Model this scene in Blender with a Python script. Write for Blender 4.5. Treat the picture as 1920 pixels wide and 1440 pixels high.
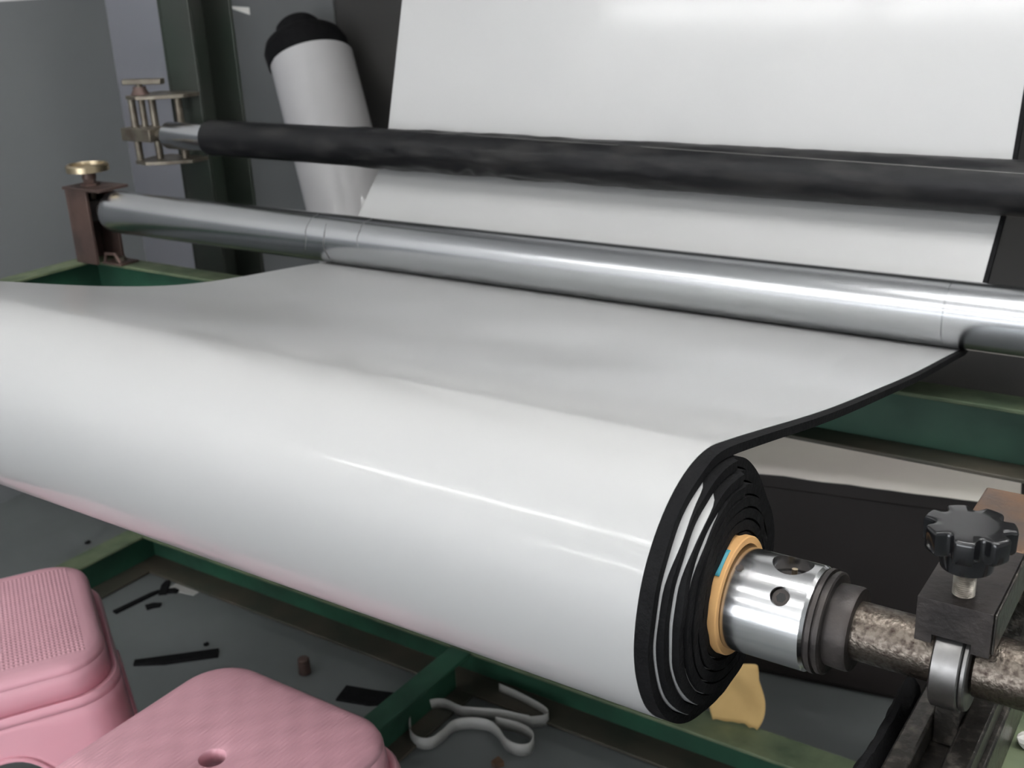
import bpy, bmesh, math, random
from mathutils import Vector, Matrix, noise
random.seed(7)
PI = math.pi
scene = bpy.context.scene
col = scene.collection
for o in list(bpy.data.objects): bpy.data.objects.remove(o)

# ------------------------------------------------------------------ camera
H = 1.335                                   # camera height above the floor
F = 2119.7                                  # focal length in pixels of a 1920 px wide frame
CX = 0.3145
RW = ((0.82728, 0.15984, -0.53856), (0.56002, -0.31045, 0.76811), (-0.04442, -0.93706, -0.34634))
cam_d = bpy.data.cameras.new('camera'); cam = bpy.data.objects.new('camera', cam_d); col.objects.link(cam)
m = Matrix(((RW[0][0], -RW[0][1], -RW[0][2], CX), (RW[1][0], -RW[1][1], -RW[1][2], 0),
            (RW[2][0], -RW[2][1], -RW[2][2], H), (0, 0, 0, 1)))
cam.matrix_world = m
cam_d.sensor_width = 36; cam_d.lens = F / 1920 * 36; cam_d.clip_start = 0.02
cam_d.dof.use_dof = True; cam_d.dof.focus_distance = 0.86; cam_d.dof.aperture_fstop = 14
scene.camera = cam
# ------------------------------------------------------------------ world / exposure
w = bpy.data.worlds.new('world'); scene.world = w; w.use_nodes = True
w.node_tree.nodes['Background'].inputs[0].default_value = (0.75, 0.8, 0.9, 1)
w.node_tree.nodes['Background'].inputs[1].default_value = 0.25
vs = scene.view_settings
vs.view_transform = 'Standard'; vs.look = 'None'; vs.gamma = 1; vs.use_curve_mapping = False
vs.exposure = 0.35
TUBE_POWER = 36.0
FILL_GLOW = 4.6  # strength of the added window that fills in low front light

def at(px, py, x=None, y=None, z=None):
    """world point where the view ray of photo pixel (px, py) meets the plane x=, y= or z= (z above floor)"""
    c = ((px - 960) / F, (py - 720) / F, 1.0)
    d = [sum(RW[i][k] * c[k] for k in range(3)) for i in range(3)]
    if x is not None: t = (x - CX) / d[0]
    elif y is not None: t = y / d[1]
    else: t = (z - H) / d[2]
    return Vector((CX + t * d[0], t * d[1], H + t * d[2]))

# ------------------------------------------------------------------ materials
def mat(name, base, rough=0.5, metal=0.0, var=None, vscale=8, vlow=0.35, vhigh=0.7, bump=0.0, bscale=60, rvar=0.0,
        coat=0.0, crough=0.17, stretch=None, spec=0.5, detail=6, trans=0.0):
    mt = bpy.data.materials.new(name); mt.use_nodes = True
    nt = mt.node_tree; b = nt.nodes['Principled BSDF']
    b.inputs['Base Color'].default_value = (*base, 1); b.inputs['Roughness'].default_value = rough
    b.inputs['Metallic'].default_value = metal; b.inputs['Specular IOR Level'].default_value = spec
    b.inputs['Coat Weight'].default_value = coat; b.inputs['Coat Roughness'].default_value = crough
    tc = nt.nodes.new('ShaderNodeTexCoord'); mp = nt.nodes.new('ShaderNodeMapping')
    nt.links.new(tc.outputs['Object'], mp.inputs[0])
    if stretch: mp.inputs['Scale'].default_value = stretch
    if var:
        n = nt.nodes.new('ShaderNodeTexNoise'); n.inputs['Scale'].default_value = vscale; n.inputs['Detail'].default_value = detail
        nt.links.new(mp.outputs[0], n.inputs['Vector'])
        r = nt.nodes.new('ShaderNodeValToRGB'); r.color_ramp.elements[0].position = vlow; r.color_ramp.elements[1].position = vhigh
        r.color_ramp.elements[0].color = (*base, 1); r.color_ramp.elements[1].color = (*var, 1)
        nt.links.new(n.outputs['Fac'], r.inputs[0]); nt.links.new(r.outputs[0], b.inputs['Base Color'])
        if rvar:
            mr = nt.nodes.new('ShaderNodeMapRange'); mr.inputs[3].default_value = rough; mr.inputs[4].default_value = rough + rvar
            mr.inputs[1].default_value = vlow; mr.inputs[2].default_value = vhigh
            nt.links.new(n.outputs['Fac'], mr.inputs[0]); nt.links.new(mr.outputs[0], b.inputs['Roughness'])
    if bump:
        n2 = nt.nodes.new('ShaderNodeTexNoise'); n2.inputs['Scale'].default_value = bscale; n2.inputs['Detail'].default_value = 4
        nt.links.new(mp.outputs[0], n2.inputs['Vector'])
        bp = nt.nodes.new('ShaderNodeBump'); bp.inputs['Strength'].default_value = bump; bp.inputs['Distance'].default_value = 0.002
        nt.links.new(n2.outputs['Fac'], bp.inputs['Height']); nt.links.new(bp.outputs[0], b.inputs['Normal'])
    return mt

M = {}
M['film'] = mat('white_film', (0.435, 0.435, 0.43), 0.38, spec=0.4, coat=0.55, crough=0.11, var=(0.415, 0.417, 0.412), vscale=3, bump=0.02, bscale=9)
M['wrap'] = mat('glossy_white_wrap', (0.56, 0.55, 0.55), 0.4, coat=0.9, crough=0.05, var=(0.52, 0.51, 0.51), vscale=3)
M['foam'] = mat('black_foam', (0.006, 0.006, 0.0065), 0.75, var=(0.009, 0.009, 0.0095), vscale=60, bump=0.5, bscale=220, spec=0.10)
M['rubber'] = mat('black_wrap', (0.006, 0.006, 0.007), 0.42, spec=0.28, var=(0.032, 0.031, 0.030), vlow=.5, vhigh=.82, vscale=34, bump=0.35, bscale=45, stretch=(0.3, 1, 1), rvar=0.25)
M['seam'] = mat('grey_seam_edge', (0.09, 0.088, 0.085), 0.5)
M['steel'] = mat('roller_steel', (0.50, 0.51, 0.53), 0.24, 1.0, var=(0.53, 0.54, 0.55), vscale=6, stretch=(0.3, 2, 2))
M['scuff'] = mat('scuffed_steel', (0.22, 0.22, 0.22), 0.4, 1.0, var=(0.40, 0.40, 0.40), vscale=60)
M['chrome'] = mat('chuck_steel', (0.60, 0.60, 0.61), 0.16, 1.0, var=(0.68, 0.68, 0.68), vscale=50, stretch=(0.2, 3, 3), rvar=0.06, bump=0.03, bscale=120)
M['oldsteel'] = mat('pitted_steel', (0.145, 0.125, 0.105), 0.30, 1.0, var=(0.05, 0.036, 0.031), vscale=260, vlow=0.42, vhigh=0.74, bump=0.3, bscale=420, rvar=0.3)
M['ringsteel'] = mat('bearing_steel', (0.24, 0.235, 0.23), 0.32, 1.0, var=(0.14, 0.135, 0.13), vscale=40, rvar=0.15)
M['darkiron'] = mat('dark_iron', (0.035, 0.031, 0.030), 0.42, 0.6, var=(0.07, 0.06, 0.055), vscale=30, bump=0.25, bscale=180, rvar=0.15)
M['castiron'] = mat('greasy_cast_iron', (0.07, 0.065, 0.06), 0.30, 0.85, var=(0.20, 0.18, 0.155), vscale=120, vlow=0.5, vhigh=0.75, bump=0.35, bscale=200, rvar=0.2)
M['rust'] = mat('rusty_plate', (0.16, 0.085, 0.045), 0.6, 0.4, var=(0.07, 0.06, 0.055), vscale=25, bump=0.3, bscale=150)
M['bakelite'] = mat('black_bakelite', (0.006, 0.006, 0.007), 0.16, spec=0.6)
M['thread'] = mat('screw_steel', (0.55, 0.52, 0.46), 0.35, 1.0, var=(0.16, 0.14, 0.12), vscale=60, rvar=0.2)
M['board'] = mat('core_cardboard', (0.62, 0.36, 0.14), 0.75, var=(0.50, 0.27, 0.10), vscale=14, bump=0.2, bscale=120)
M['kraft'] = mat('kraft_paper', (0.62, 0.42, 0.17), 0.8, var=(0.52, 0.34, 0.13), vscale=12, bump=0.2, bscale=80)
M['tape'] = mat('teal_tape', (0.03, 0.24, 0.30), 0.5)
M['green'] = mat('green_paint', (0.020, 0.085, 0.048), 0.42, var=(0.012, 0.05, 0.03), vscale=9, rvar=0.2, bump=0.1, bscale=40)
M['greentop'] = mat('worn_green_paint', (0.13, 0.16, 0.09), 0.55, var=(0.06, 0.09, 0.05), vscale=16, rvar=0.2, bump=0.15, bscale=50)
M['greencol'] = mat('dark_green_column_paint', (0.019, 0.028, 0.020), 0.45, var=(0.03, 0.032, 0.027), vscale=7, rvar=0.2)
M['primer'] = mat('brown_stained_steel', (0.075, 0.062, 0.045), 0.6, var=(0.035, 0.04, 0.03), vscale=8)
M['brown'] = mat('brown_oxidised_steel', (0.13, 0.082, 0.068), 0.45, 0.5, var=(0.07, 0.05, 0.045), vscale=14, rvar=0.15)
M['brass'] = mat('brass', (0.52, 0.43, 0.29), 0.32, 1.0)
M['fitting'] = mat('dull_fitting_steel', (0.22, 0.20, 0.16), 0.45, 0.8, var=(0.11, 0.09, 0.07), vscale=30)
M['floor'] = mat('grey_epoxy_floor', (0.15, 0.162, 0.162), 0.4, var=(0.105, 0.115, 0.113), vscale=2.2, rvar=0.15, bump=0.05, bscale=20)
M['wallgrey'] = mat('grey_wall_paint', (0.21, 0.22, 0.226), 0.55, var=(0.19, 0.20, 0.208), vscale=1.5)
M['panelblue'] = mat('blue_grey_panel', (0.62, 0.63, 0.69), 0.5, var=(0.58, 0.60, 0.66), vscale=2)
M['panelgrey'] = mat('grey_panel', (0.125, 0.13, 0.128), 0.5, var=(0.11, 0.116, 0.115), vscale=2)
M['paneldark'] = mat('charcoal_panel', (0.046, 0.044, 0.041), 0.5, var=(0.04, 0.039, 0.037), vscale=2)
M['white'] = mat('white_paint', (0.86, 0.86, 0.85), 0.6)
M['wallmix'] = mat('plain_wall', (0.55, 0.56, 0.56), 0.6)
M['crate'] = mat('black_crate', (0.015, 0.012, 0.011), 0.5, spec=.3, var=(0.02, 0.016, 0.015), vscale=5)
M['paper'] = mat('white_paper', (0.72, 0.70, 0.65), 0.6, var=(0.78, 0.77, 0.72), vscale=8, bump=0.2, bscale=30)
M['sheet'] = mat('off_white_sheet', (0.66, 0.60, 0.55), 0.5, var=(0.72, 0.68, 0.60), vscale=4, bump=0.3, bscale=14)
M['strip'] = mat('grey_white_strip', (0.42, 0.42, 0.40), 0.5, var=(0.36, 0.36, 0.34), vscale=12)

def pink(name, kind):
    mt = mat(name, (0.95, 0.515, 0.59), 0.22, spec=0.5, var=(0.92, 0.49, 0.565), vscale=5)
    nt = mt.node_tree; b = nt.nodes['Principled BSDF']
    if kind:
        tc = nt.nodes.new('ShaderNodeTexCoord'); outs = []
        dirs = ((1, 0), (0, 1)) if kind == 'waffle' else ((1, 1), (1, -1), (1, 0))
        sc = (82, 104) if kind == 'waffle' else (9, 9, 55)
        for (dx, dy), s in zip(dirs, sc):
            mp = nt.nodes.new('ShaderNodeMapping'); mp.vector_type = 'TEXTURE'
            mp.inputs['Rotation'].default_value = (0, 0, math.atan2(dy, dx))
            nt.links.new(tc.outputs['Object'], mp.inputs[0])
            wv = nt.nodes.new('ShaderNodeTexWave'); wv.wave_type = 'BANDS'; wv.bands_direction = 'X'
            wv.inputs['Scale'].default_value = s / 2.0 if kind == 'waffle' else s
            wv.inputs['Distortion'].default_value = 0.0 if kind == 'waffle' else 0.6
            nt.links.new(mp.outputs[0], wv.inputs[0]); outs.append(wv.outputs['Fac'])
        acc = outs[0]
        for k, o2 in enumerate(outs[1:]):
            mm = nt.nodes.new('ShaderNodeMath'); mm.operation = 'MULTIPLY' if kind == 'waffle' else 'ADD'
            nt.links.new(acc, mm.inputs[0]); nt.links.new(o2, mm.inputs[1]); acc = mm.outputs[0]
        if kind == 'waffle':                                 # the waffle stops short of the smooth rim
            sx = nt.nodes.new('ShaderNodeSeparateXYZ'); nt.links.new(tc.outputs['Object'], sx.inputs[0])
            ab_ = []
            for ch_ in ('X', 'Y'):
                m_ = nt.nodes.new('ShaderNodeMath'); m_.operation = 'ABSOLUTE'; nt.links.new(sx.outputs[ch_], m_.inputs[0]); ab_.append(m_.outputs[0])
            mx = nt.nodes.new('ShaderNodeMath'); mx.operation = 'MAXIMUM'; nt.links.new(ab_[0], mx.inputs[0]); nt.links.new(ab_[1], mx.inputs[1])
            lt = nt.nodes.new('ShaderNodeMath'); lt.operation = 'LESS_THAN'; lt.inputs[1].default_value = .132; nt.links.new(mx.outputs[0], lt.inputs[0])
            ml = nt.nodes.new('ShaderNodeMath'); ml.operation = 'MULTIPLY'; nt.links.new(acc, ml.inputs[0]); nt.links.new(lt.outputs[0], ml.inputs[1]); acc = ml.outputs[0]
        bp = nt.nodes.new('ShaderNodeBump'); bp.inputs['Strength'].default_value = 0.7 if kind == 'waffle' else 0.35
        bp.inputs['Distance'].default_value = 0.0015
        nt.links.new(acc, bp.inputs['Height']); nt.links.new(bp.outputs[0], b.inputs['Normal'])
        b.inputs['Roughness'].default_value = 0.45
    return mt
M['pink'] = pink('pink_plastic', None); M['pinkwaffle'] = pink('pink_waffle_plastic', 'waffle'); M['pinkhatch'] = pink('pink_hatched_plastic', 'hatch')

tube_m = bpy.data.materials.new('lit_fluorescent_tube'); tube_m.use_nodes = True
nb = tube_m.node_tree.nodes['Principled BSDF']
nb.inputs['Emission Color'].default_value = (1.0, 0.995, 0.99, 1); nb.inputs['Emission Strength'].default_value = TUBE_POWER
M['tube'] = tube_m
dl = bpy.data.materials.new('fill_glow_glass'); dl.use_nodes = True  # emissive glass of the added fill window
nb = dl.node_tree.nodes['Principled BSDF']
nb.inputs['Emission Color'].default_value = (0.92, 0.95, 1.0, 1); nb.inputs['Emission Strength'].default_value = FILL_GLOW
M['fill_glow'] = dl

# ------------------------------------------------------------------ mesh helpers (z given above the floor)
class MB:
    def __init__(s): s.bm = bmesh.new()
    def box(s, x0, x1, y0, y1, z0, z1, mtx=None):
        vs_ = [s.bm.verts.new((x, y, z)) for x in (x0, x1) for y in (y0, y1) for z in (z0, z1)]
        for f in ((0, 1, 3, 2), (4, 6, 7, 5), (0, 4, 5, 1), (2, 3, 7, 6), (0, 2, 6, 4), (1, 5, 7, 3)):
            s.bm.faces.new([vs_[i] for i in f])
        if mtx: bmesh.ops.transform(s.bm, matrix=mtx, verts=vs_)
        return s
    def rings(s, rings, cap0=True, cap1=True, closed=True):
        vr = [[s.bm.verts.new(p) for p in r] for r in rings]
        n = len(vr[0])
        for a, b in zip(vr, vr[1:]):
            for i in range(n if closed else n - 1):
                j = (i + 1) % n
                s.bm.faces.new((a[i], a[j], b[j], b[i]))
        if cap0: s.bm.faces.new(vr[0][::-1])
        if cap1: s.bm.faces.new(vr[-1])
        return s
    def lathe(s, prof, origin, axis='X', n=48, caps=True):
        """prof: list of (along, radius)"""
        o = Vector(origin); rs = []
        for a, r in prof:
            ring = []
            for i in range(n):
                t = 2 * PI * i / n; c, q = r * math.cos(t), r * math.sin(t)
                d = {'X': (a, c, q), 'Y': (q, a, c), 'Z': (c, q, a)}[axis]
                ring.append(o + Vector(d))
            rs.append(ring)
        return s.rings(rs, caps, caps)
    def tube(s, pts, r, n=10):
        rs = []
        pts = [Vector(p) for p in pts]
        for i, p in enumerate(pts):
            t = (pts[min(i + 1, len(pts) - 1)] - pts[max(i - 1, 0)]).normalized()
            u = t.cross(Vector((0, 0, 1)))
            if u.length < 0.05: u = t.cross(Vector((1, 0, 0)))
            u.normalize(); v = t.cross(u)
            rs.append([p + r * (math.cos(2 * PI * k / n) * u + math.sin(2 * PI * k / n) * v) for k in range(n)])
        return s.rings(rs)
    def prism(s, poly, z0, z1):
        return s.rings([[(x, y, z0) for x, y in poly], [(x, y, z1) for x, y in poly]])
    def build(s, name, material, parent=None, bevel=0, smooth=True, ang=35, loc=None):
        bmesh.ops.recalc_face_normals(s.bm, faces=s.bm.faces)
        me = bpy.data.meshes.new(name); s.bm.to_mesh(me); s.bm.free()
        me.materials.append(M[material] if isinstance(material, str) else material)
        if smooth:
            me.polygons.foreach_set('use_smooth', [True] * len(me.polygons))
            me.set_sharp_from_angle(angle=math.radians(ang))
        o = bpy.data.objects.new(name, me); col.objects.link(o)
        if parent:
            o.parent = parent
            if loc is None: o.matrix_parent_inverse = parent.matrix_basis.inverted()
        if bevel:
            bv = o.modifiers.new('bevel', 'BEVEL'); bv.width = bevel; bv.segments = 2; bv.limit_method = 'ANGLE'
        return o

def tag(o, label, cat, group=None):
    o['label'] = label; o['category'] = cat
    if group: o['group'] = group
    return o
def thing(name, label, cat, loc=(0, 0, 0), rz=0, group=None):
    o = bpy.data.objects.new(name, None); col.objects.link(o)
    o.location = loc; o.rotation_euler = (0, 0, rz); o.empty_display_size = 0.05
    return tag(o, label, cat, group)
def struct(o, label, cat):
    o['kind'] = 'structure'; return tag(o, label, cat)
def cut(o, cutters):
    """boolean-subtract closed cutter meshes and bake the result"""
    for c in cutters:
        md = o.modifiers.new('b', 'BOOLEAN'); md.operation = 'DIFFERENCE'; md.object = c; md.solver = 'EXACT'
    bpy.context.view_layer.update()
    dg = bpy.context.evaluated_depsgraph_get()
    me = bpy.data.meshes.new_from_object(o.evaluated_get(dg))
    o.modifiers.clear(); o.data = me
    for c in cutters: bpy.data.objects.remove(c)
    me.polygons.foreach_set('use_smooth', [True] * len(me.polygons)); me.set_sharp_from_angle(angle=math.radians(32))

def mirrored(root, c, label):
    """mirror image of a thing about the plane x = c / 2, with copies of its parts and sub-parts"""
    mx = Matrix.Translation((c, 0, 0)) @ Matrix.Diagonal((-1, 1, 1, 1))
    r = root.copy(); col.objects.link(r); r.location = mx @ root.location; r['label'] = label
    def rec(src, dst):
        for ch_ in [o_ for o_ in bpy.data.objects if o_.parent == src]:
            d_ = ch_.copy(); d_.data = ch_.data.copy(); d_.data.transform(mx); d_.data.flip_normals(); col.objects.link(d_)
            d_.parent = dst; d_.matrix_parent_inverse = dst.matrix_basis.inverted()
            rec(ch_, d_)
    rec(root, r); return r
# ------------------------------------------------------------------ room
X0, X1, Y0, Y1, ZC = -2.5, 4.2, -5.2, 2.75, 3.0
struct(MB().box(-3.7, X1 + .15, Y0 - .15, Y1 + .15, -0.12, 0).build('floor', 'floor', smooth=False), 'smooth grey painted workshop floor under the machine', 'floor')
struct(MB().box(-3.7, X1 + .15, Y0 - .15, Y1 + .15, ZC, ZC + .1).build('ceiling', 'white', smooth=False), 'flat white workshop ceiling carrying the tube lights', 'ceiling')
wl = MB().box(X0 - .12, X0, Y0, 2.122, 0, 1.308).build('wall_left', 'wallgrey', smooth=False)
struct(wl, 'grey painted side wall with white paint above the grey', 'wall')
MB().box(X0 - .12, X0, Y0, 2.122, 1.308, ZC).build('upper_paint_band', 'white', wl, smooth=False)
wb = MB().box(-3.7, X1, Y1, Y1 + .12, 0, ZC).build('wall_back', 'wallmix', smooth=False)
struct(wb, 'panelled rear wall in blue grey, mid grey and charcoal', 'wall')
for a, b, mm, yy in ((-3.7, -2.86, 'panelblue', Y1 - .02), (-2.86, -2.19, 'panelgrey', Y1 - .035), (-2.19, -0.7, 'paneldark', Y1 - .03), (-0.7, 0.9, 'paneldark', Y1 - .03), (0.9, X1, 'panelgrey', Y1 - .03)):
    MB().box(a + .002, b - .002, yy, Y1 + .001, 0, ZC - 0.002).build('wall_panel', mm, wb, smooth=False)
struct(MB().box(X1, X1 + .12, Y0, Y1 + .12, 0, ZC).build('wall_right', 'wallmix', smooth=False), 'plain light grey wall on the shaft side of the workshop', 'wall')
wf = MB()
WX0, WX1, WZ0, WZ1 = -2.2, 2.2, .10, 2.30                 # opening for the added fill window in the wall behind the camera
for q_ in ((-3.7, WX0, 0, ZC), (WX1, X1 + .12, 0, ZC), (WX0, WX1, 0, WZ0), (WX0, WX1, WZ1, ZC)): wf.box(q_[0], q_[1], Y0 - .12, Y0, q_[2], q_[3])
struct(wf.build('wall_front', 'wallmix', smooth=False), 'plain light grey wall facing the winding machine', 'wall')
struct(MB().box(-3.82, -3.7, Y0 - .12, Y1 + .12, 0, ZC).build('wall_far_left', 'panelblue', smooth=False), 'blue grey wall beyond the grey side wall', 'wall')

wn = struct(MB().box(WX0, WX1, Y0 - .02, Y0 + .03, WZ0 - .04, WZ0).build('added_fill_window', 'white', smooth=False), 'wide frosted glowing glass added in the front wall as fill light', 'window')
MB().box(WX0, WX1, Y0 - .06, Y0 - .02, WZ1 - .05, WZ1).build('fill_window_frame', 'white', wn, smooth=False)
for k in range(6): MB().box(WX0 + k * .87, WX0 + k * .87 + .05, Y0 - .06, Y0 - .02, WZ0, WZ1 - .05).build('fill_window_mullion', 'white', wn, smooth=False)
for k in range(5): MB().box(WX0 + .05 + k * .87, WX0 + .87 + k * .87, Y0 - .05, Y0 - .04, WZ0, WZ1 - .05).build('fill_window_pane', 'fill_glow', wn, smooth=False)
# ceiling tubes
def ceiling_light(x, y, label, along='X', group=None):
    t = thing('ceiling_light', label, 'light', (x, y, ZC), 0 if along == 'X' else PI / 2, group)
    def add(mb, nm, mt, bv=0):
        o = mb.build(nm, mt, bevel=bv); o.parent = t
    add(MB().box(-.61, .61, -.05, .05, -.06, 0), 'housing', 'white', .006)
    for dx in (-.597, .597): add(MB().box(dx - .008, dx + .008, -.02, .02, -.125, -.06), 'lamp_holder', 'white', .003)
    add(MB().lathe([(-.59, .014), (.59, .014)], (0, 0, -.10), n=16), 'tube', 'tube')
for x in (-1.86, -.62, .62): ceiling_light(x, -1.0, 'fluorescent tube light in the ceiling row closest to the winding roll', group='ceiling tubes before the winding roll')
for x in (-1.85, -.60): ceiling_light(x, -3.1, 'fluorescent tube light in the ceiling row beside the front wall', group='ceiling tubes by the front wall')
for x, yy in ((0.05, .45), (1.30, .45), (2.55, .45), (.30, 1.05), (1.55, 1.05), (.05, .75), (1.30, .75), (2.55, .75)): ceiling_light(x, yy, 'added fluorescent fill tube in the ceiling rows over the winding shaft end', group='added fill tubes over the shaft end')  # unseen rows added to light the web from above without streaks
ceiling_light(.75, 2.4, 'added fluorescent fill tube on the ceiling above the dark crate')  # unseen lamp added to lighten the floor behind the frame
ceiling_light(2.2, 2.2, 'added fluorescent fill tube on the ceiling where the rear wall meets the right wall')  # second added lamp for the floor behind the machine
ceiling_light(-3.1, 1.6, 'added fluorescent fill tube in the passage beyond the grey side wall', 'Y')  # unseen lamp added to brighten the blue grey panel

# ------------------------------------------------------------------ green machine frame
Z = lambda r: r + H                          # height relative to the camera -> above the floor
fr = thing('machine_frame', 'welded green channel steel frame carrying the rollers', 'frame', (-0.8, 1.48, 0))
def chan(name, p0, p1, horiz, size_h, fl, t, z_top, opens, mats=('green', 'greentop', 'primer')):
    """C channel along X or Y. horiz 'X'/'Y'; p0,p1 = range along it; opens = (web plane, flange edge plane)"""
    a, b = opens; lo, hi = min(a, b), max(a, b)
    w0, w1 = (a, a + t) if b > a else (a - t, a)
    def bx(mb, u0, u1, c0, c1, z0, z1):
        return mb.box(u0, u1, c0, c1, z0, z1) if horiz == 'X' else mb.box(c0, c1, u0, u1, z0, z1)
    o = bx(MB(), p0, p1 + ((.05 if z_top > .5 else .064) if horiz == 'Y' and p1 > 1.45 and 'tie' not in name else 0), w0, w1, z_top - size_h + t, z_top - t).build(name, mats[0], fr, smooth=False)
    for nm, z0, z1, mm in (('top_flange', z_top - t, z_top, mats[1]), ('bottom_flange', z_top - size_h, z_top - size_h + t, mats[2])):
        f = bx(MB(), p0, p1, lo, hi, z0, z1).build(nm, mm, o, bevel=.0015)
    return o
ZU, ZL = Z(-.56), 0.103
chan('upper_cross_beam', -1.862, 0.25, 'X', .1, .05, .006, ZU, (1.512, 1.46))
chan('upper_side_beam', 0.45, 1.46, 'Y', .1, .05, .006, ZU, (-1.862, -1.81))
chan('lower_cross_beam', -1.862, 0.25, 'X', .1, .05, .006, ZL, (1.53, 1.462))
chan('lower_side_beam', 0.45, 1.462, 'Y', .1, .05, .006, ZL, (-1.862, -1.802))
chan('lower_tie_beam', 1.00, 1.462, 'Y', .1, .05, .006, ZL, (-0.885, -0.837), ('green', 'green', 'primer'))
chan('bearing_side_beam', 0.45, 1.46, 'Y', .1, .05, .006, ZU, (0.262, 0.150))
chan('lower_bearing_side_beam', 0.45, 1.462, 'Y', .1, .05, .006, ZL, (0.262, 0.200))
for x in (-1.858, 0.212):
    for y in (0.45, 1.465):
        MB().box(x, x + .046, y, y + .046, ZL - .002, ZU - .098).build('corner_post', 'green', fr, bevel=.003)
# tall column, a channel open towards the rollers
for c_, g_ in ((0, 1), (-1.41, -1)):
    X_ = lambda v: tuple(sorted((c_ + g_ * v[0], c_ + g_ * v[1])))
    cb = MB().box(*X_((-1.765, -1.757)), 1.70, 1.825, 0, 2.6).build('column', 'greencol', fr, smooth=False)
    MB().box(*X_((-1.757, -1.668)), 1.70, 1.709, 0, 2.6).build('front_flange', 'greencol', cb, bevel=.002)
    MB().box(*X_((-1.757, -1.668)), 1.816, 1.825, 0, 2.6).build('rear_flange', 'greencol', cb, bevel=.002)
    MB().box(*X_((-1.862, -1.66)), 1.53, 1.83, 0, .012).build('column_foot_plate', 'primer', fr, bevel=.002)

# ------------------------------------------------------------------ steel roller and its clamp
YS, ZS, RS = 1.4763, Z(-.4483), .0441
st = thing('steel_roller', 'polished bare steel guide roller pressing on the white web', 'roller', (-0.55, YS, ZS))
MB().lathe([(-1.724, .038), (-1.722, .0425), (-1.718, RS), (-1.7, RS), (-1.0, RS), (-.3, RS), (-.03, RS), (-.0208, RS), (-.0204, RS - .0004), (-.0196, RS - .0004), (-.0192, RS), (-.01, RS), (.18, RS), (.19, RS), (.194, .0425), (.196, .038)], (0, YS, ZS), n=96).build('roller_tube', 'steel', st, ang=22)
for x, w_, a0, a1 in ((-1.128, .0025, 95, 200), (-1.085, .004, 130, 240), (-1.005, .003, 80, 175)):
    mb = MB(); rs = []
    for i in range(24):
        a = math.radians(a0 + (a1 - a0) * i / 23); ww = w_ * (.4 + .6 * math.sin(PI * i / 23)) * (1 + .5 * noise.noise(Vector((i * .6, x, 0))))
        xo = x + .006 * noise.noise(Vector((i * .15, x * 9, 2)))
        rs.append([(xo + dx, YS + r * math.cos(a), ZS + r * math.sin(a)) for dx, r in ((-ww / 2, RS), (-ww / 2, RS + .00015), (ww / 2, RS + .00015), (ww / 2, RS))])
    mb.rings(rs).build('scuff_mark', 'scuff', st)
MB().lathe([(-1.805, .0125), (-1.723, .0125)], (0, YS, ZS), n=24).build('journal', 'darkiron', st)
MB().lathe([(.195, .0125), (.26, .0125)], (0, YS, ZS), n=24).build('journal', 'darkiron', st)

def roller_clamp():
    t = thing('roller_clamp', 'brown channel clamp with brass hand wheel at the side wall end of the steel roller', 'clamp', (-1.795, 1.47, ZU))
    zt, zb = Z(-.402), ZU
    bd = MB().box(-1.832, -1.826, 1.44, 1.512, zb, zt).build('clamp_body', 'brown', t, bevel=.001)
    MB().box(-1.826, -1.762, 1.44, 1.447, zb, zt).build('front_flange', 'brown', bd, bevel=.001)
    MB().box(-1.826, -1.762, 1.505, 1.512, zb, zt).build('rear_flange', 'brown', bd, bevel=.001)
    MB().box(-1.835, -1.715, 1.437, 1.515, zt, zt + .006).build('top_plate', 'brown', t, bevel=.001)
    MB().box(-1.822, -1.768, 1.449, 1.503, ZS - .022, ZS + .022).build('sliding_block', 'darkiron', t, bevel=.002)
    MB().lathe([(ZS + .02, .007), (zt + .042, .007)], (-1.79, YS, 0), 'Z', 16).build('screw', 'fitting', t)
    MB().lathe([(zt + .006, .020), (zt + .010, .020), (zt + .012, .013), (zt + .022, .013)], (-1.79, YS, 0), 'Z', 6).build('lock_nut', 'brown', t, ang=20)
    wz = zt + .036
    wh = MB()
    rs = []
    for k in range(48):
        a = 2 * PI * k / 48; c, s = math.cos(a), math.sin(a)
        rs.append([(-1.79 + r * c, YS + r * s, wz + z) for r, z in ((.044, 0), (.044, .012), (.041, .015), (.036, .015), (.035, .012), (.035, .002), (.037, 0))])
    rs.append(rs[0])
    wh.rings(rs, False, False); bmesh.ops.remove_doubles(wh.bm, verts=wh.bm.verts, dist=1e-6)
    hw = wh.build('hand_wheel', 'brass', t)
    MB().lathe([(wz + .001, .036), (wz + .005, .036)], (-1.79, YS, 0), 'Z', 36).build('wheel_disc', 'brown', hw)
    MB().lathe([(wz - .016, .0145), (wz + .001, .0145)], (-1.79, YS, 0), 'Z', 24).build('hub', 'brown', hw)
    lg = MB().box(-1.762, -1.70, 1.452, 1.50, zb, zb + .005).build('foot_lug', 'brown', t, bevel=.001)
    MB().lathe([(zb + .005, .011), (zb + .013, .011)], (-1.728, 1.476, 0), 'Z', 6).build('bolt_head', 'fitting', lg, ang=20)
    MB().tube([(-1.757, 1.458, zb + .006), (-1.752, 1.458, zb + .022), (-1.722, 1.458, zb + .024), (-1.705, 1.458, zb + .006)], .0035, 8).build('wire_loop', 'brown', lg)
    return t
mirrored(roller_clamp(), -1.56, 'brown channel clamp with brass hand wheel at the bearing end of the steel roller')

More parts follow.
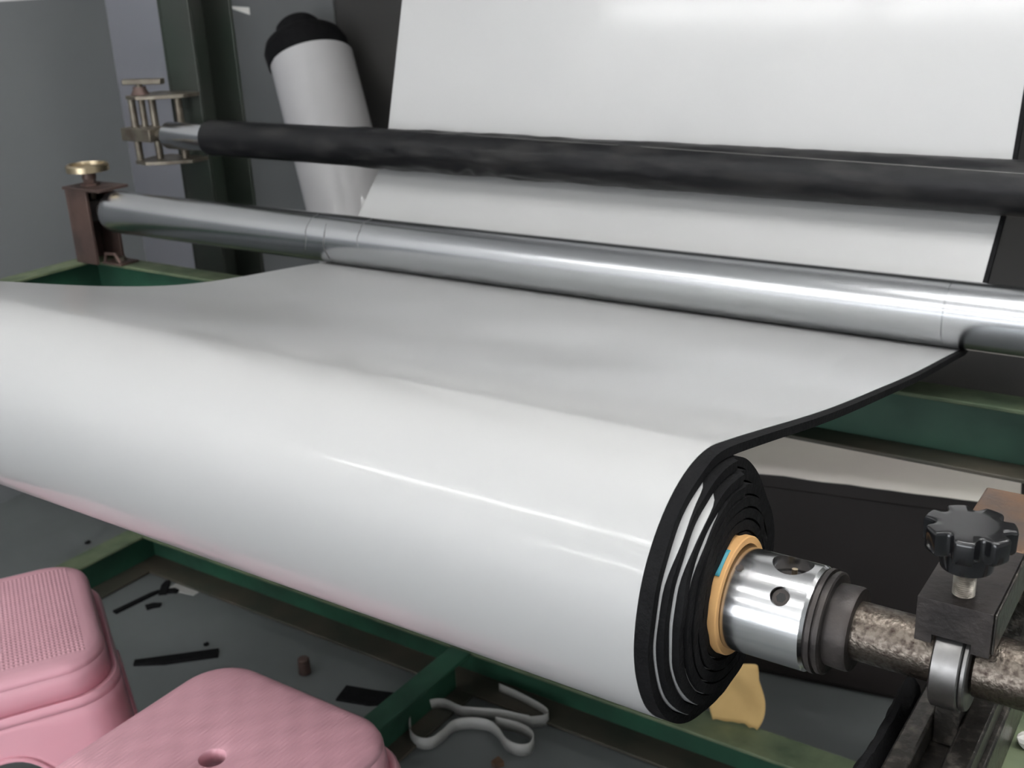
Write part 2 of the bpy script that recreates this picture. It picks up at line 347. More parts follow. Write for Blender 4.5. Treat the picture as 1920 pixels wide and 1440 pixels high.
# ------------------------------------------------------------------ black wrapped roller and its bracket
YB, ZB, RB = 1.6176, Z(-.3073), .0362
bk = thing('wrapped_roller', 'black foam wrapped roller crossing in front of the hanging white web', 'roller', (-0.55, YB, ZB))
mb = MB(); rs = []
NX, NA = 260, 96
for i in range(NX + 1):
    x = -1.555 + (0.20 + 1.555) * i / NX
    ring = []
    edge = math.radians(112 + 34 * max(0, x + 1.0) / 1.2)
    f = min(1, max(0, (x + 1.17) / .04))
    for k in range(NA):
        a = edge + .0005 + (2 * PI - .001) * k / (NA - 1)   # starts and ends at the overlapping edge of the wrap
        y, z = math.cos(a), math.sin(a)                     # pi/2 = up, pi = front
        r = RB + f * (.0008 + .0022 * max(0, 1 - k / (NA * .75)))
        rough = f * max(0, 1 - max(0, x + .70) / .5)
        r += rough * .0026 * noise.noise(Vector((x * 18, y * 2.6, z * 2.6))) + .0005 * f * noise.noise(Vector((x * 40, y * 5, z * 5)))
        d = ((x + .86) / .05) ** 2 + ((a - math.radians(225)) / .28) ** 2
        r += .0045 * math.exp(-d) * math.sin(x * 130 + a * 3)   # buckled lump
        ring.append((x, YB + r * y, ZB + r * z))
    rs.append(ring)
mb.rings(rs).build('foam_sleeve', 'rubber', bk, ang=45)
mb = MB(); rs = []
for i in range(90):
    x = -.98 + 1.17 * i / 89; e = math.radians(112 + 34 * max(0, x + 1.0) / 1.2)
    rs.append([(x, YB + r * math.cos(e + da), ZB + r * math.sin(e + da)) for da, r in ((-.012, RB + .0008), (-.010, RB + .0037), (.020, RB + .0037), (.022, RB + .0015))])
mb.rings(rs).build('wrap_seam', 'seam', bk)
MB().lathe([(-1.69, .022), (-1.687, .0275), (-1.683, .029), (-1.553, .029)], (0, YB, ZB), n=48).build('roller_tube', 'steel', bk)
MB().lathe([(-1.775, .011), (-1.688, .011)], (0, YB, ZB), n=24).build('journal', 'fitting', bk)
MB().lathe([(.19, .029), (.273, .029), (.277, .0275), (.28, .022)], (0, YB, ZB), n=48).build('roller_tube', 'steel', bk)
MB().lathe([(.278, .011), (.365, .011)], (0, YB, ZB), n=24).build('journal', 'fitting', bk)
def roller_bracket():
    t = thing('roller_bracket', 'weathered steel sliding bracket on the green column before the blue grey panel', 'bracket', (-1.74, 1.65, ZB))
    for z in (Z(-.233), Z(-.372)):
        poly = [(-1.668, 1.70), (-1.79, 1.70), (-1.803, 1.66), (-1.79, 1.60), (-1.745, 1.59), (-1.70, 1.62), (-1.668, 1.655)]
        MB().prism(poly, z, z + .008).build('bracket_plate', 'fitting', t, bevel=.001)
    for x, y in ((-1.785, 1.61), (-1.755, 1.64), (-1.70, 1.665)):
        MB().lathe([(Z(-.366), .008), (Z(-.231), .008)], (x, y, 0), 'Z', 16).build('guide_rod', 'fitting', t)
    MB().box(-1.815, -1.72, 1.592, 1.648, ZB - .014, ZB + .014).build('slide_block', 'fitting', t, bevel=.002)
    MB().lathe([(ZB + .01, .007), (Z(-.196), .007)], (-1.772, 1.626, 0), 'Z', 16).build('screw', 'fitting', t)
    MB().lathe([(Z(-.225), .02), (Z(-.213), .014), (Z(-.208), .014)], (-1.772, 1.626, 0), 'Z', 20).build('collar', 'brown', t)
    rz = Matrix.Translation((-1.772, 1.626, Z(-.204))) @ Matrix.Rotation(math.radians(20), 4, 'Z')
    MB().box(-.036, .058, -.010, .010, 0, .012, rz).build('cross_handle', 'fitting', t, bevel=.002)
    return t
mirrored(roller_bracket(), -1.41, 'weathered steel sliding bracket on the green column at the bearing side')

# ------------------------------------------------------------------ the laminated web: hanging sheet, flat run and wound roll in one path
YR, ZR, RR = .6818, Z(-.4380), .1072
XL = -1.1129
TH, TURNS = .0078, 7
PITCH = (RR - .0452) / TURNS
path = []                                                    # (y, z, ny, nz, sagweight, theta)
n_up = Vector((-.957, .289))
def unit(a): return Vector((math.cos(a), math.sin(a)))
cb_, cs_, cr_ = Vector((YB, ZB)), Vector((YS, ZS)), Vector((YR, ZR))
rb, rs_ = RB + .0035, RS + .0004
ab = math.atan2(-n_up[1], -n_up[0])
Pb = cb_ + rb * unit(ab)
for i in range(25):                                          # hanging part, top down
    t = 1.5 * (1 - i / 24); path.append((Pb + t * Vector((.289, .957)), n_up, 0, 0))
v = cb_ - cs_; L = v.length; u = v / L
nn = Vector((u[1], -u[0])); nn = nn if nn[0] > 0 else -nn
s_ = (rs_ - rb) / L; mm_ = nn * math.sqrt(1 - s_ * s_) + u * s_
am = math.atan2(mm_[1], mm_[0])
for i in range(1, 7):
    a = ab + (am - ab) * i / 6; path.append((cb_ + rb * unit(a), -unit(a), 0, 0))
for i in range(1, 9):
    a = path[24 + 6][0]; b = cs_ + rs_ * mm_; path.append((a + (b - a) * i / 8, -mm_, 0, 0))
d = cr_ - cs_
an = 1.2
for _ in range(60):
    g = d[0] * math.cos(an) + d[1] * math.sin(an) + RR + rs_
    gp = -d[0] * math.sin(an) + d[1] * math.cos(an); an -= g / gp
nw = unit(an)
a_end = an + PI - 2 * PI if an + PI > am else an + PI         # steel contact leaves at direction -nw
for i in range(1, 17):
    a = am + (a_end - am) * i / 16; path.append((cs_ + rs_ * unit(a), -unit(a), 0, 0))
p0 = path[-1][0]; p1 = cr_ + RR * nw
for i in range(1, 40):
    t = i / 40; path.append((p0 + (p1 - p0) * t, nw, math.sin(PI * t) ** 1.3, 0))
NT = 88
i_roll = len(path)
for i in range(NT * TURNS + 1):
    th = 2 * PI * i / NT; a = an + th
    r = RR - PITCH * th / (2 * PI)
    path.append((cr_ + r * unit(a), unit(a), 0, th))
def bump(a, c, wd):
    dd = (math.degrees(a) - c + 180) % 360 - 180
    return math.exp(-(dd / wd) ** 2)
xw, xf = [], []
for i, (P, N, sg, th) in enumerate(path):
    j = i - i_roll
    if j < 0:
        e = max(0, 1 + j / 40) if j > -40 else 0
        xw.append(-.002 + .002 * e); xf.append(xw[-1] + .006 + .005 * e)
        continue
    k = j // NT; a = an + th
    wob = .0008 * noise.noise(Vector((math.cos(a) * 2.5, math.sin(a) * 2.5, k * 3.1)))
    if k == 0:
        xw.append(.0 + wob); xf.append(xw[-1] + .011 + .001 * noise.noise(Vector((a * 3, 0, 1))))
    else:
        prev = xf[i - NT]
        base = (0, .0180, .0240, .0262, .0268, .0268, .0262, .0255)[min(k, 7)]
        vis = bump(a, 175, 78) ** .5                          # where the inner turns show their white face
        if k == 1: sl = .0016 + .0042 * bump(a, 128, 16) + .0042 * bump(a, 232, 14)
        elif k == 2: sl = .0013 + .0042 * bump(a, 122, 18) + .0040 * bump(a, 226, 13)
        elif k == 3: sl = -.001 + .0022 * bump(a, 130, 18)
        else: sl = -.003
        vis = 1 if 108 < math.degrees(a) % 360 < 250 else max(0, 1 - min(abs((math.degrees(a) % 360) - c) for c in (108, 250)) / 14)
        sl = sl * vis - .007 * (1 - vis)
        xw.append(prev + sl + wob); xf.append(base + wob * 1.6 + .0007 * noise.noise(Vector((a * 4, k * 2, 8))))
web = thing('foam_web', 'black foam sheet with a white glossy face wound onto a roll', 'foam roll', (-0.55, YR, 0))
NXW = 40
def web_pt(i, fx, xr, off):
    P, N, sg, th = path[i]
    x = XL + (xr - XL) * fx
    s = 0
    if sg > 0:
        q = -x / 1.1129
        s = -sg * (.010 + .016 * q) + sg * .0022 * math.sin(x * 9 + P[0] * 7) * (0.4 + q) + sg * .0012 * noise.noise(Vector((x * 7, P[0] * 5, 0)))
    elif th == 0 and P[1] > ZB + .02:                        # gentle cockle in the hanging part
        s = .002 * noise.noise(Vector((x * 2.2, P[1] * 2.0, 5)))
    elif th > 0:
        s = .0002 * noise.noise(Vector((x * 2.5, math.cos(th) * 1.2, math.sin(th) * 1.2)))
    o = off + s
    return (x, P[0] + N[0] * o, P[1] + N[1] * o)
def web_mesh(name, ends, o_top, o_bot, material, lead=0.0):
    verts, faces = [], []
    n = len(path); W = NXW + 1
    for i in range(n):
        for fx in range(W): verts.append(web_pt(i, fx / NXW, ends[i], o_top))
        for fx in range(W): verts.append(web_pt(i, fx / NXW, ends[i], o_bot))
    S = 2 * W
    for i in range(n - 1):
        a, b = i * S, (i + 1) * S
        for k in range(NXW):
            faces.append((a + k, a + k + 1, b + k + 1, b + k)); faces.append((a + W + k, b + W + k, b + W + k + 1, a + W + k + 1))
        faces.append((a, b, b + W, a + W)); faces.append((a + NXW, a + W + NXW, b + W + NXW, b + NXW))
    for i in (0, n - 1):
        a = i * S
        for k in range(NXW): faces.append((a + k, a + W + k, a + W + k + 1, a + k + 1))
    me = bpy.data.meshes.new(name); me.from_pydata(verts, [], faces); me.update()
    bm = bmesh.new(); bm.from_mesh(me); bmesh.ops.recalc_face_normals(bm, faces=bm.faces); bm.to_mesh(me); bm.free()
    me.materials.append(M[material]); me.polygons.foreach_set('use_smooth', [True] * len(me.polygons)); me.set_sharp_from_angle(angle=math.radians(50))
    o = bpy.data.objects.new(name, me); col.objects.link(o); o.parent = web; o.matrix_parent_inverse = web.matrix_basis.inverted()
    return o
web_mesh('white_film', xw, 0.0, -.0005, 'film')
web_mesh('black_foam', xf, -.0005, -TH, 'foam')
YC, ZCH = YR, ZR - .003
mb = MB()
rs = []
for x, r in ((-1.16, .0445), (.0312, .0445), (.0320, .0438), (.0320, .0392), (-1.16, .0392)):
    rs.append([(x, YC + r * math.cos(2 * PI * k / 64), ZCH + .0015 + r * math.sin(2 * PI * k / 64)) for k in range(64)])
rs.append(rs[0]); mb.rings(rs, False, False); bmesh.ops.remove_doubles(mb.bm, verts=mb.bm.verts, dist=1e-7)
pc = mb.build('paper_core', 'board', web)
mb = MB(); rs = []
for x in (.0235, .026, .0290):
    rs.append([(x, YC + .0451 * math.cos(math.radians(a)), ZCH + .0015 + .0451 * math.sin(math.radians(a))) for a in range(108, 137, 4)])
o = mb.rings(rs, False, False, closed=False).build('tape_patch', 'tape', pc)
sd = o.modifiers.new('s', 'SOLIDIFY'); sd.thickness = .0006; sd.offset = 1

# ------------------------------------------------------------------ winding shaft with chuck
sh = thing('winding_shaft', 'pitted steel winding shaft with a bright chuck inside the paper core', 'shaft', (.1, YC, ZCH))
ch = MB().lathe([(-.02, .0378), (.02, .0381), (.089, .0381), (.0915, .0365), (.0915, .018)], (0, YC, ZCH), n=96).build('chuck', 'chrome', sh, ang=32)
def radial(x, ang, r, d0, d1, name='cutter', material='darkiron', n=28):
    a = math.radians(ang); nrm = Vector((0, math.cos(a), math.sin(a)))
    o = MB().lathe([(d0, r), (d1, r)], (0, 0, 0), 'Z', n).build(name, material)
    q = Vector((0, 0, 1)).rotation_difference(nrm)
    o.data.transform(Matrix.Translation((x, YC, ZCH)) @ q.to_matrix().to_4x4()); return o
cut(ch, [radial(.0695, 86, .0145, .024, .06), radial(.0715, 135, .0070, .029, .06)])
ch.data.materials[0] = M['chrome']
def part(o, parent): o.parent = parent; o.matrix_parent_inverse = parent.matrix_basis.inverted(); return o
part(radial(.0695, 86, .0125, .0235, .0255, 'pocket_floor', 'darkiron'), sh)
part(radial(.0705, 84, .0022, .025, .033, 'brass_pin', 'brass', 12), sh)
part(radial(.0695, 92, .0055, .025, .028, 'pin_seat', 'darkiron', 16), sh)
part(radial(.0715, 135, .0062, .0285, .0345, 'set_screw', 'darkiron', 20), sh)
part(radial(.0715, 135, .0036, .0340, .0347, 'hex_socket', 'bakelite', 6), sh)
part(radial(.0375, 116, .0032, .0375, .0383, 'scuff_mark', 'darkiron', 7), sh)
MB().lathe([(.0915, .0355), (.0935, .0375), (.0965, .0375), (.0965, .0345), (.0985, .0345), (.0985, .0365), (.1015, .0365), (.1025, .035), (.1025, .0215)], (0, YC, ZCH), n=72).build('end_flange', 'darkiron', sh, ang=25)
MB().lathe([(.1025, .0292), (.1105, .0298), (.1165, .0298), (.1185, .0290), (.1185, .0205)], (0, YC, ZCH), n=56).build('collar', 'darkiron', sh, ang=30)
MB().lathe([(-1.3, .0205), (.1725, .0205), (.1728, .0195), (.1745, .0195)], (0, YC, ZCH), n=64).build('shaft_bar', 'oldsteel', sh, ang=40)
MB().lathe([(.1965, .0195), (.1985, .0215), (.31, .0215)], (0, YC, ZCH), n=64).build('shaft_end', 'oldsteel', sh, ang=40)
br = MB().lathe([(.1745, .0195), (.1745, .0330), (.1755, .0342), (.1915, .0342), (.1925, .0335), (.1925, .0195)], (0, YC, ZCH), n=72).build('bearing_ring', 'ringsteel', sh, ang=30)
MB().lathe([(.1925, .0195), (.1925, .0318), (.1935, .0325), (.1955, .0325), (.1965, .0318), (.1965, .0195)], (0, YC, ZCH), n=72).build('snap_ring', 'ringsteel', br, ang=30)

# ------------------------------------------------------------------ bearing clamp with star knob, bearing rail
ct = thing('bearing_clamp', 'black iron clamp block with a seven lobed star knob over the shaft bearing', 'clamp', (.186, .70, Z(-.40)))
bx0, bx1, by0, by1, bz0, bz1 = .1630, .2085, .652, .740, Z(-.4165), Z(-.385)
blk = MB().box(bx0, bx1, by0, by1, bz0, bz1).build('clamp_block', 'darkiron', ct)
c1 = MB().box(.1735, .1975, by0 - .01, by1 + .01, bz0 - .02, bz0 + .0065).build('cutter', 'darkiron')
c3 = MB().lathe([(-.5, .0350), (.5, .0350)], (0, YC, ZCH), n=64).build('cutter', 'darkiron')
cut(blk, [c1, c3])
bv = blk.modifiers.new('bevel', 'BEVEL'); bv.width = .0014; bv.segments = 2; bv.limit_method = 'ANGLE'; bv.angle_limit = math.radians(50)
MB().box(.2083, .2105, .655, .80, bz0 + .001, bz1 - .0015).build('cast_side', 'castiron', ct, bevel=.002)
MB().box(bx0, bx1, .740, .835, Z(-.425), bz1).build('rusty_heel', 'rust', ct, bevel=.002)
kx, ky = .1868, .668
sp = [(Z(-.40), .0068)]
z = Z(-.3848)
while z < Z(-.3655):
    sp += [(z, .0062), (z + .0007, .0070)]; z += .0014
sp.append((Z(-.364), .0066))
MB().lathe(sp, (kx, ky, 0), 'Z', 24).build('knob_screw', 'thread', ct, ang=80)
kb = MB().lathe([(Z(-.3655), .0135), (Z(-.3645), .0158), (Z(-.360), .0165), (Z(-.350), .0165)], (kx, ky, 0), 'Z', 40).build('knob_hub', 'bakelite', ct, ang=40)
mb = MB(); rs = []
for zz, sc, fl in ((-.3515, .93, 0), (-.3505, .97, 0), (-.349, .99, 0), (-.3380, 1.0, 0), (-.3362, .985, 0), (-.3353, .955, 0), (-.3350, .92, 0), (-.3350, .6, 1), (-.3350, .2, 1)):
    ring = []
    for k in range(140):
        a = 2 * PI * k / 140
        c = max(0, math.cos(7 * a + 0.9)); r = .0275 - .0070 * c ** .75
        if fl: r = .0265
        ring.append((kx + r * sc * math.cos(a), ky + r * sc * math.sin(a), Z(zz)))
    rs.append(ring)
mb.rings(rs).build('star_knob', 'bakelite', ct, ang=40)

rl = thing('bearing_rail', 'greasy cast iron rail with two ribs under the shaft bearing', 'rail', (.185, .7, ZU))
MB().box(.1575, .2115, .46, .95, ZU, Z(-.512)).build('rail_base', 'castiron', rl, bevel=.002)
for a, b in ((.1585, .1735), (.1905, .2070)):
    MB().box(a, b, .46, .95, Z(-.512), Z(-.492)).build('rail_rib', 'castiron', rl, bevel=.002)
MB().box(.1735, .1905, .682, .72, Z(-.512), Z(-.4752)).build('bearing_cradle', 'castiron', rl, bevel=.001)
MB().box(.1585, .2115, .775, .83, Z(-.492), Z(-.4255)).build('hinge_post', 'castiron', rl, bevel=.003)

# torn black foam scrap lying along the rail
mb = MB(); rs = []
n = 46
for i in range(n):
    t = i / (n - 1); y = .48 + .255 * t
    ring = []
    for k in range(14):
        a = 2 * PI * k / 14
        rx, rz = .0095 + .0030 * noise.noise(Vector((y * 60, k * .7, 0))), .031 + .003 * noise.noise(Vector((y * 90, k * .9, 3)))
        if i in (0, n - 1): rx *= .5; rz *= .8
        ring.append((.1465 + rx * math.cos(a) + .001 * math.sin(y * 40), y, ZU + .0315 + rz * math.sin(a) * (1 if abs(math.sin(a)) < .9 else 1.04)))
    rs.append(ring)
tag(mb.rings(rs).build('foam_scrap', 'foam', ang=30), 'torn black foam strip lying along the cast iron rail', 'foam scrap')
# white crumb of paper
mb = MB(); bmesh.ops.create_icosphere(mb.bm, subdivisions=2, radius=.007)
for vtx in mb.bm.verts: vtx.co *= 1 + .5 * noise.noise(vtx.co * 220); vtx.co.z *= .8
o = mb.build('paper_crumb', 'paper', smooth=False); o.location = (.2215, .775, ZU + .0058); tag(o, 'small crumpled white paper scrap beside the cast iron rail', 'paper scrap')

# ------------------------------------------------------------------ standing film roll by the back wall
T = Vector((-2.173, 2.58, Z(-.24))); B = Vector((-1.64, 2.27, 0.055))
ax = (T - B).normalized(); q = Vector((0, 0, 1)).rotation_difference(ax)
sr = thing('leaning_roll', 'white film wrapped roll with a black foam end leaning at the back wall', 'foam roll', B)
RL = .126; LL = (T - B).length
def leaning(prof, nm, mt, off=(0, 0), n=64, wob=0.0):
    o = MB().lathe(prof, (off[0], off[1], 0), 'Z', n).build(nm, mt, ang=50)
    if wob:
        for vtx in o.data.vertices:
            vtx.co += Vector((noise.noise(vtx.co * 9), noise.noise(vtx.co * 9 + Vector((7, 0, 0))), noise.noise(vtx.co * 9 + Vector((0, 9, 0))))) * wob
    o.data.transform(Matrix.Translation(B) @ q.to_matrix().to_4x4()); return part(o, sr)
leaning([(.01, RL - .004), (.012, RL), (LL, RL), (LL + .001, RL - .003)], 'film_wrap', 'wrap')
leaning([(LL + .0005, RL - .016), (LL + .003, RL - .002), (LL + .045, RL + .001), (LL + .075, RL - .01), (LL + .088, RL - .035), (LL + .09, .02)], 'foam_end', 'foam', (-.010, .0), 48, .006)
leaning([(LL + .07, .070), (LL + .125, .067), (LL + .135, .057), (LL + .14, .02)], 'inner_foam_turns', 'foam', (-.020, .0), 40, .006)
leaning([(-.004, RL - .01), (.012, RL - .005)], 'lower_foam_end', 'foam')

# ------------------------------------------------------------------ pink plastic stools
def rsq(half, r, u_n=14, c_n=9):
    """rounded square outline from polar order; returns points and side coordinate v (-1..1, corners ~1)"""
    pts = []
    s = half - r
    for k in range(4):
        rot = k * PI / 2
        seg = [(half, -s + 2 * s * i / u_n, (-s + 2 * s * i / u_n) / half) for i in range(u_n)]
        seg += [(s + r * math.cos(a), s + r * math.sin(a), 1.0) for a in [PI / 2 * i / c_n for i in range(c_n)]]
        for x, y, vv in seg:
            pts.append((x * math.cos(rot) - y * math.sin(rot), x * math.sin(rot) + y * math.cos(rot), vv))
    return pts
SH = .48
def stool(loc, rz, label, seat_mat, hole):
    t = thing('plastic_stool', label, 'stool', (loc[0], loc[1], 0), rz, 'pink stools under the roll')
    def child(mb, nm, mt, sol=0.0, par=None):
        o = mb.build(nm, mt, ang=40); o.parent = par or t
        if sol: s = o.modifiers.new('s', 'SOLIDIFY'); s.thickness = sol; s.offset = -1
        return o
    rs = []
    base = rsq(.160, .062)
    prof = [(.0, 0)] if False else []
    def sq(half, z, bow=0.0):
        return [(x, y, z) for x, y, vv in rsq(half, .062 * half / .160)]
    # seat: hole lip (round) blending into the rounded square
    def blend(r, f, z):
        out = []
        for x, y, vv in base:
            L_ = math.hypot(x, y)
            out.append((x * (r / L_ * (1 - f) + r / .160 * f), y * (r / L_ * (1 - f) + r / .160 * f), z))
        return out
    h0 = .0145 if hole else .0006
    if hole: rs += [blend(h0, 0, SH - .018), blend(h0 + .0002, 0, SH - .004)]
    rs += [blend(h0 + .002, 0, SH - .0008), blend(h0 + .005, 0, SH), blend(.05, .3, SH + .0012), blend(.10, .7, SH + .0008), blend(.140, 1, SH - .001),
           blend(.1500, 1, SH - .003), blend(.1565, 1, SH - .0075), blend(.1595, 1, SH - .015)]
    seat = MB().rings(rs, False, False)
    if not hole: bmesh.ops.contextual_create(seat.bm, geom=[e for e in seat.bm.edges if e.is_boundary and max(vv.co.to_2d().length for vv in e.verts) < .004])
    child(seat, 'seat', seat_mat, .003)
    sk = MB().rings([sq(.1595, SH - .015), sq(.1605, SH - .028), sq(.1630, SH - .050)], False, False)
    child(sk, 'skirt', 'pink', .003)
    # apron + legs: flaring wall with an arch cut in each side
    def half_at(z): return .172 + (SH - .056 - z) * .085
    def arch(vv):
        if abs(vv) >= .66: return 0.0
        return (SH - .108) * (1 - (abs(vv) / .66) ** 2.6) ** .5
    lip = MB().rings([sq(.1630, SH - .050), sq(.1690, SH - .0495), sq(.1722, SH - .054), sq(.1735, SH - .062)], False, False)
    ap = MB(); zc = .30; z1 = SH - .062; N0 = len(base)
    rows = 7
    grid = []
    for r_ in range(rows):
        ring = []
        for k in range(N0):
            zb = max(zc, arch(base[k][2])); z = z1 + (zb - z1) * r_ / (rows - 1)
            hh = half_at(z); x, y, vv = rsq(hh, .062)[k]
            ring.append((x, y, z))
        grid.append(ring)
    ap.rings(grid, False, False)
    apo = child(ap, 'apron', 'pink', .003)
    child(lip, 'step_rim', 'pink', .003, apo)
    # arch edge bead
    for k4 in range(4):
        mbk = MB(); pts = []
        for i in range(25):
            vv = -.655 + 1.31 * i / 24
            z = max(.0, arch(vv)); hh = half_at(z) + .0005
            y = vv * hh; x = hh
            cr, sr_ = math.cos(k4 * PI / 2), math.sin(k4 * PI / 2)
            pts.append((x * cr - y * sr_, x * sr_ + y * cr, max(z, .004)))
        mbk.tube(pts, .0035, 8)
        child(mbk, 'arch_bead', 'pink', 0, apo)
        # leg: corner wall between two arches, split at zc
        kk = [k for k in range(k4 * (N0 // 4), k4 * (N0 // 4) + N0) if arch(base[k % N0][2]) < zc - .001]
        start = k4 * (N0 // 4) + N0 // 8
        seq = [k for k in range(start, start + N0 // 4 + 6)]
        seq = [k for k in seq if arch(base[k % N0][2]) < zc - .001]
        mbl = MB(); g = []
        for r_ in range(9):
            ring = []
            for k in seq:
                zb = arch(base[k % N0][2]); z = zc + (zb - zc) * r_ / 8
                x, y, vv = rsq(half_at(z), .062)[k % N0]; ring.append((x, y, z))
            g.append(ring)
        mbl.rings(g, False, False, closed=False)
        child(mbl, 'leg', 'pink', .003)
    return t
stool((-.6216, .6865), 0, 'pink plastic stool with a hatched seat and a round centre hole', 'pinkhatch', True)
stool((-1.132, .705), math.radians(-30), 'pink plastic stool with a waffle textured seat', 'pinkwaffle', False)

# ------------------------------------------------------------------ crate with white sheet behind the frame
e0, e1 = Vector((-.40, 1.80)), Vector((.035, 1.88))
ang = math.atan2(e1.y - e0.y, e1.x - e0.x)
cm = Matrix.Translation((e1.x, e1.y, 0)) @ Matrix.Rotation(ang, 4, 'Z')
zt = Z(-.892)
cr = thing('storage_crate', 'dark crate on the floor behind the green frame', 'crate', (e1.x - .4, e1.y + .15, 0))
MB().box(-.85, 0, .008, .42, .012, zt - .012, cm).build('crate_body', 'crate', cr, bevel=.006)
MB().box(-.855, .005, .002, .425, zt - .03, zt - .0005, cm).build('crate_rim', 'crate', cr, bevel=.004)
MB().box(-.84, -.01, .02, .41, 0, .02, cm).build('crate_base', 'crate', cr, bevel=.002)
mb = MB(); g = []
for i in range(13):
    row = []
    for k in range(37):
        xx = -.84 + .835 * k / 36; yy = -.004 + .40 * i / 12
        zz = zt + .004 + .003 * noise.noise(Vector((xx * 7, yy * 7, 2))) + .002 * noise.noise(Vector((xx * 19, yy * 15, 4)))
        if i == 0: zz -= .004
        row.append(cm @ Vector((xx, yy, zz)))
    g.append(row)
o = mb.rings(g, False, False, closed=False).build('cover_sheet', 'sheet'); s = o.modifiers.new('s', 'SOLIDIFY'); s.thickness = .0015; s.offset = 1
tag(o, 'wrinkled off white sheet spread over the dark crate', 'sheet')

# ------------------------------------------------------------------ kraft paper piece standing on the lower beam
mb = MB(); g = []
pb = at(1388, 1342, z=ZL)
for i in range(15):
    row = []; t = i / 14
    for k in range(17):
        s = k / 16
        hw_ = .040 + .012 * math.sin(PI * min(1, t * 1.3)) - .018 * t ** 2
        xx = (s - .5) * 2 * hw_ + .012 * t
        yy = .018 * math.sin(s * PI) * (1 - t) - .01 * math.sin(s * 5 + t * 7) * t + .008 * noise.noise(Vector((s * 3, t * 3, 1)))
        zz = .004 + .125 * t + .006 * noise.noise(Vector((s * 6, 0, 3))) * (1 - t)
        row.append((xx * .95 + yy * .3, yy * .5 + xx * .15, max(.0012, zz)))
    g.append(row)
o = mb.rings(g, False, False, closed=False).build('kraft_paper', 'kraft', ang=60); o.location = (pb.x + .004, 1.512, ZL)
s = o.modifiers.new('s', 'SOLIDIFY'); s.thickness = .001
tag(o, 'crumpled yellow brown kraft paper piece standing on the lower green beam', 'paper')

# ------------------------------------------------------------------ curled strip on the floor
pp = [(936, 1283), (975, 1300), (1015, 1322), (1028, 1334), (1022, 1342), (1005, 1345), (985, 1345), (940, 1335), (895, 1331), (865, 1328), (838, 1316), (815, 1315), (790, 1325),
      (771, 1348), (771, 1372), (785, 1386), (808, 1388), (830, 1374), (850, 1356), (880, 1350), (915, 1354), (935, 1368), (950, 1390), (972, 1400), (993, 1398), (1001, 1382), (990, 1368), (965, 1357), (930, 1349)]
def smoothpts(ps, k=5):
    out = []
    for i in range(len(ps) - 1):
        p_ = [Vector(ps[max(0, min(len(ps) - 1, i + d_))]) for d_ in (-1, 0, 1, 2)]
        for j in range(k):
            t = j / k
            out.append(.5 * ((2 * p_[1]) + (-p_[0] + p_[2]) * t + (2 * p_[0] - 5 * p_[1] + 4 * p_[2] - p_[3]) * t * t + (-p_[0] + 3 * p_[1] - 3 * p_[2] + p_[3]) * t ** 3))
    out.append(Vector(ps[-1])); return out
mb = MB(); g0, g1 = [], []
for i, q2 in enumerate(smoothpts(pp)):
    b = at(q2[0], q2[1] + 12, z=.009)
    w_ = .028
    g0.append((b.x, b.y, .0072 + (0.003 if b.y < 1.44 else .0))); g1.append((b.x + .002, b.y - .003, g0[-1][2] + w_))
o = mb.rings([g0, g1], False, False, closed=False).build('curled_strip', 'strip', ang=60)
s = o.modifiers.new('s', 'SOLIDIFY'); s.thickness = .0016; s.offset = 0
o.location.z = -.0065
tag(o, 'grey white plastic strip curled in loops on the floor beside the tie beam', 'strip')

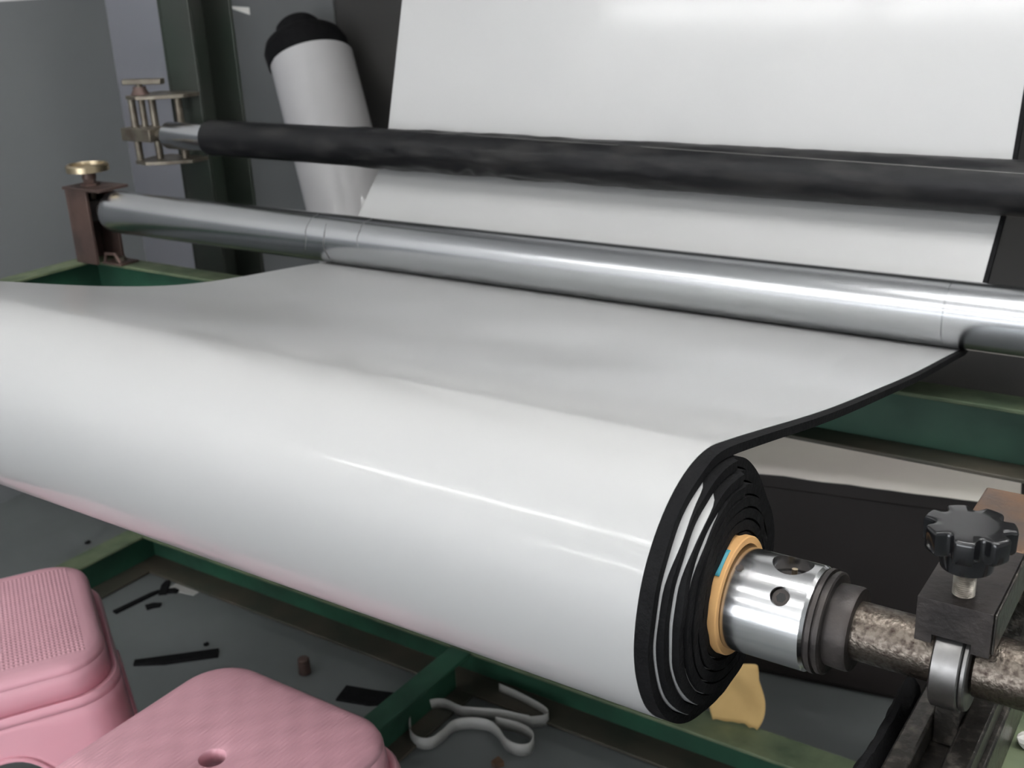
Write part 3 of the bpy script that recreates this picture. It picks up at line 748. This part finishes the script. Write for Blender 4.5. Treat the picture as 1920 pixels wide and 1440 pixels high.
# ------------------------------------------------------------------ floor scraps and a painted gap shadow
def floor_strip(pts, wd, label, name='foam_or_shade_strip', material='foam', h=.006, cat='scrap', group=None):
    P = [at(px, py, z=0.0) for px, py in pts]
    c = sum(P, Vector()) / len(P)
    mb = MB(); rs = []
    for i, p in enumerate(P):
        t = (P[min(i + 1, len(P) - 1)] - P[max(i - 1, 0)]).normalized(); nrm = Vector((-t.y, t.x, 0))
        ww = wd * (.6 if i == len(P) - 1 else 1) * (1 + .2 * noise.noise(p * 30))
        rs.append([p + nrm * ww / 2 - c, p - nrm * ww / 2 - c, p - nrm * ww / 2 * .9 - c + Vector((0, 0, h)), p + nrm * ww / 2 * .9 - c + Vector((0, 0, h * .9))])
    o = mb.rings(rs).build(name, material, smooth=False); o.location = c
    return tag(o, label, cat, group)
floor_strip([(410, 1226), (360, 1233), (310, 1240), (252, 1245)], .03, 'long thin black foam offcut on the grey floor')
floor_strip([(215, 1150), (250, 1133), (285, 1116), (300, 1110)], .014, 'narrow black strip painting the shadow gap along the lower side beam')  # black strip stands for the dark gap under the raised flange
floor_strip([(274, 1141), (288, 1137), (302, 1136)], .02, 'short ragged black foam scrap on the floor by the beam corner')
floor_strip([(305, 1116), (310, 1100), (315, 1092)], .02, 'bent black foam scrap touching the corner of the lower beams')
floor_strip([(316, 1110), (326, 1109), (333, 1111)], .018, 'tiny black foam scrap next to the white paper slip')
floor_strip([(324, 1098), (345, 1105), (368, 1114)], .03, 'small white paper slip by the lower beam corner', 'paper_slip', 'strip', .001, 'paper')
floor_strip([(386, 1209), (390, 1211)], .012, 'black crumb beside the long thin foam offcut')
floor_strip([(163, 1018), (168, 1019)], .016, 'black crumb alone on the floor outside the lower side beam')
floor_strip([(640, 1300), (700, 1310), (760, 1312)], .05, 'wide dark foam offcut lying against the tie beam', h=.004)
floor_strip([(940, 1432), (925, 1440)], .02, 'brown crumb of rusty metal on the floor near the curled strip', 'rust_crumb', 'rust', .012)
pk = at(572, 1262, z=0); 
o = MB().lathe([(0, .011), (.002, .013), (.034, .012), (.036, .010)], (0, 0, 0), 'Z', 14).build('brown_peg', 'brown'); o.location = pk
tag(o, 'short brown steel peg standing on the floor by the hatched stool', 'peg')

# small white paper slip on the rear wall panel
yp = Y1 - .035
a, b = at(429, 13, y=yp), at(468, 20, y=yp)
mb = MB()
mb.rings([[(a.x, yp - .0012, a.z - .002), (b.x, yp - .0012, b.z - .013), (b.x, yp - .0012, b.z + .010), (a.x, yp - .0012, a.z + .003)],
          [(a.x, yp, a.z - .002), (b.x, yp, b.z - .013), (b.x, yp, b.z + .010), (a.x, yp, a.z + .003)]])
tag(mb.build('paper_tag', 'paper', smooth=False), 'tapering white paper slip stuck on the grey rear panel', 'paper')
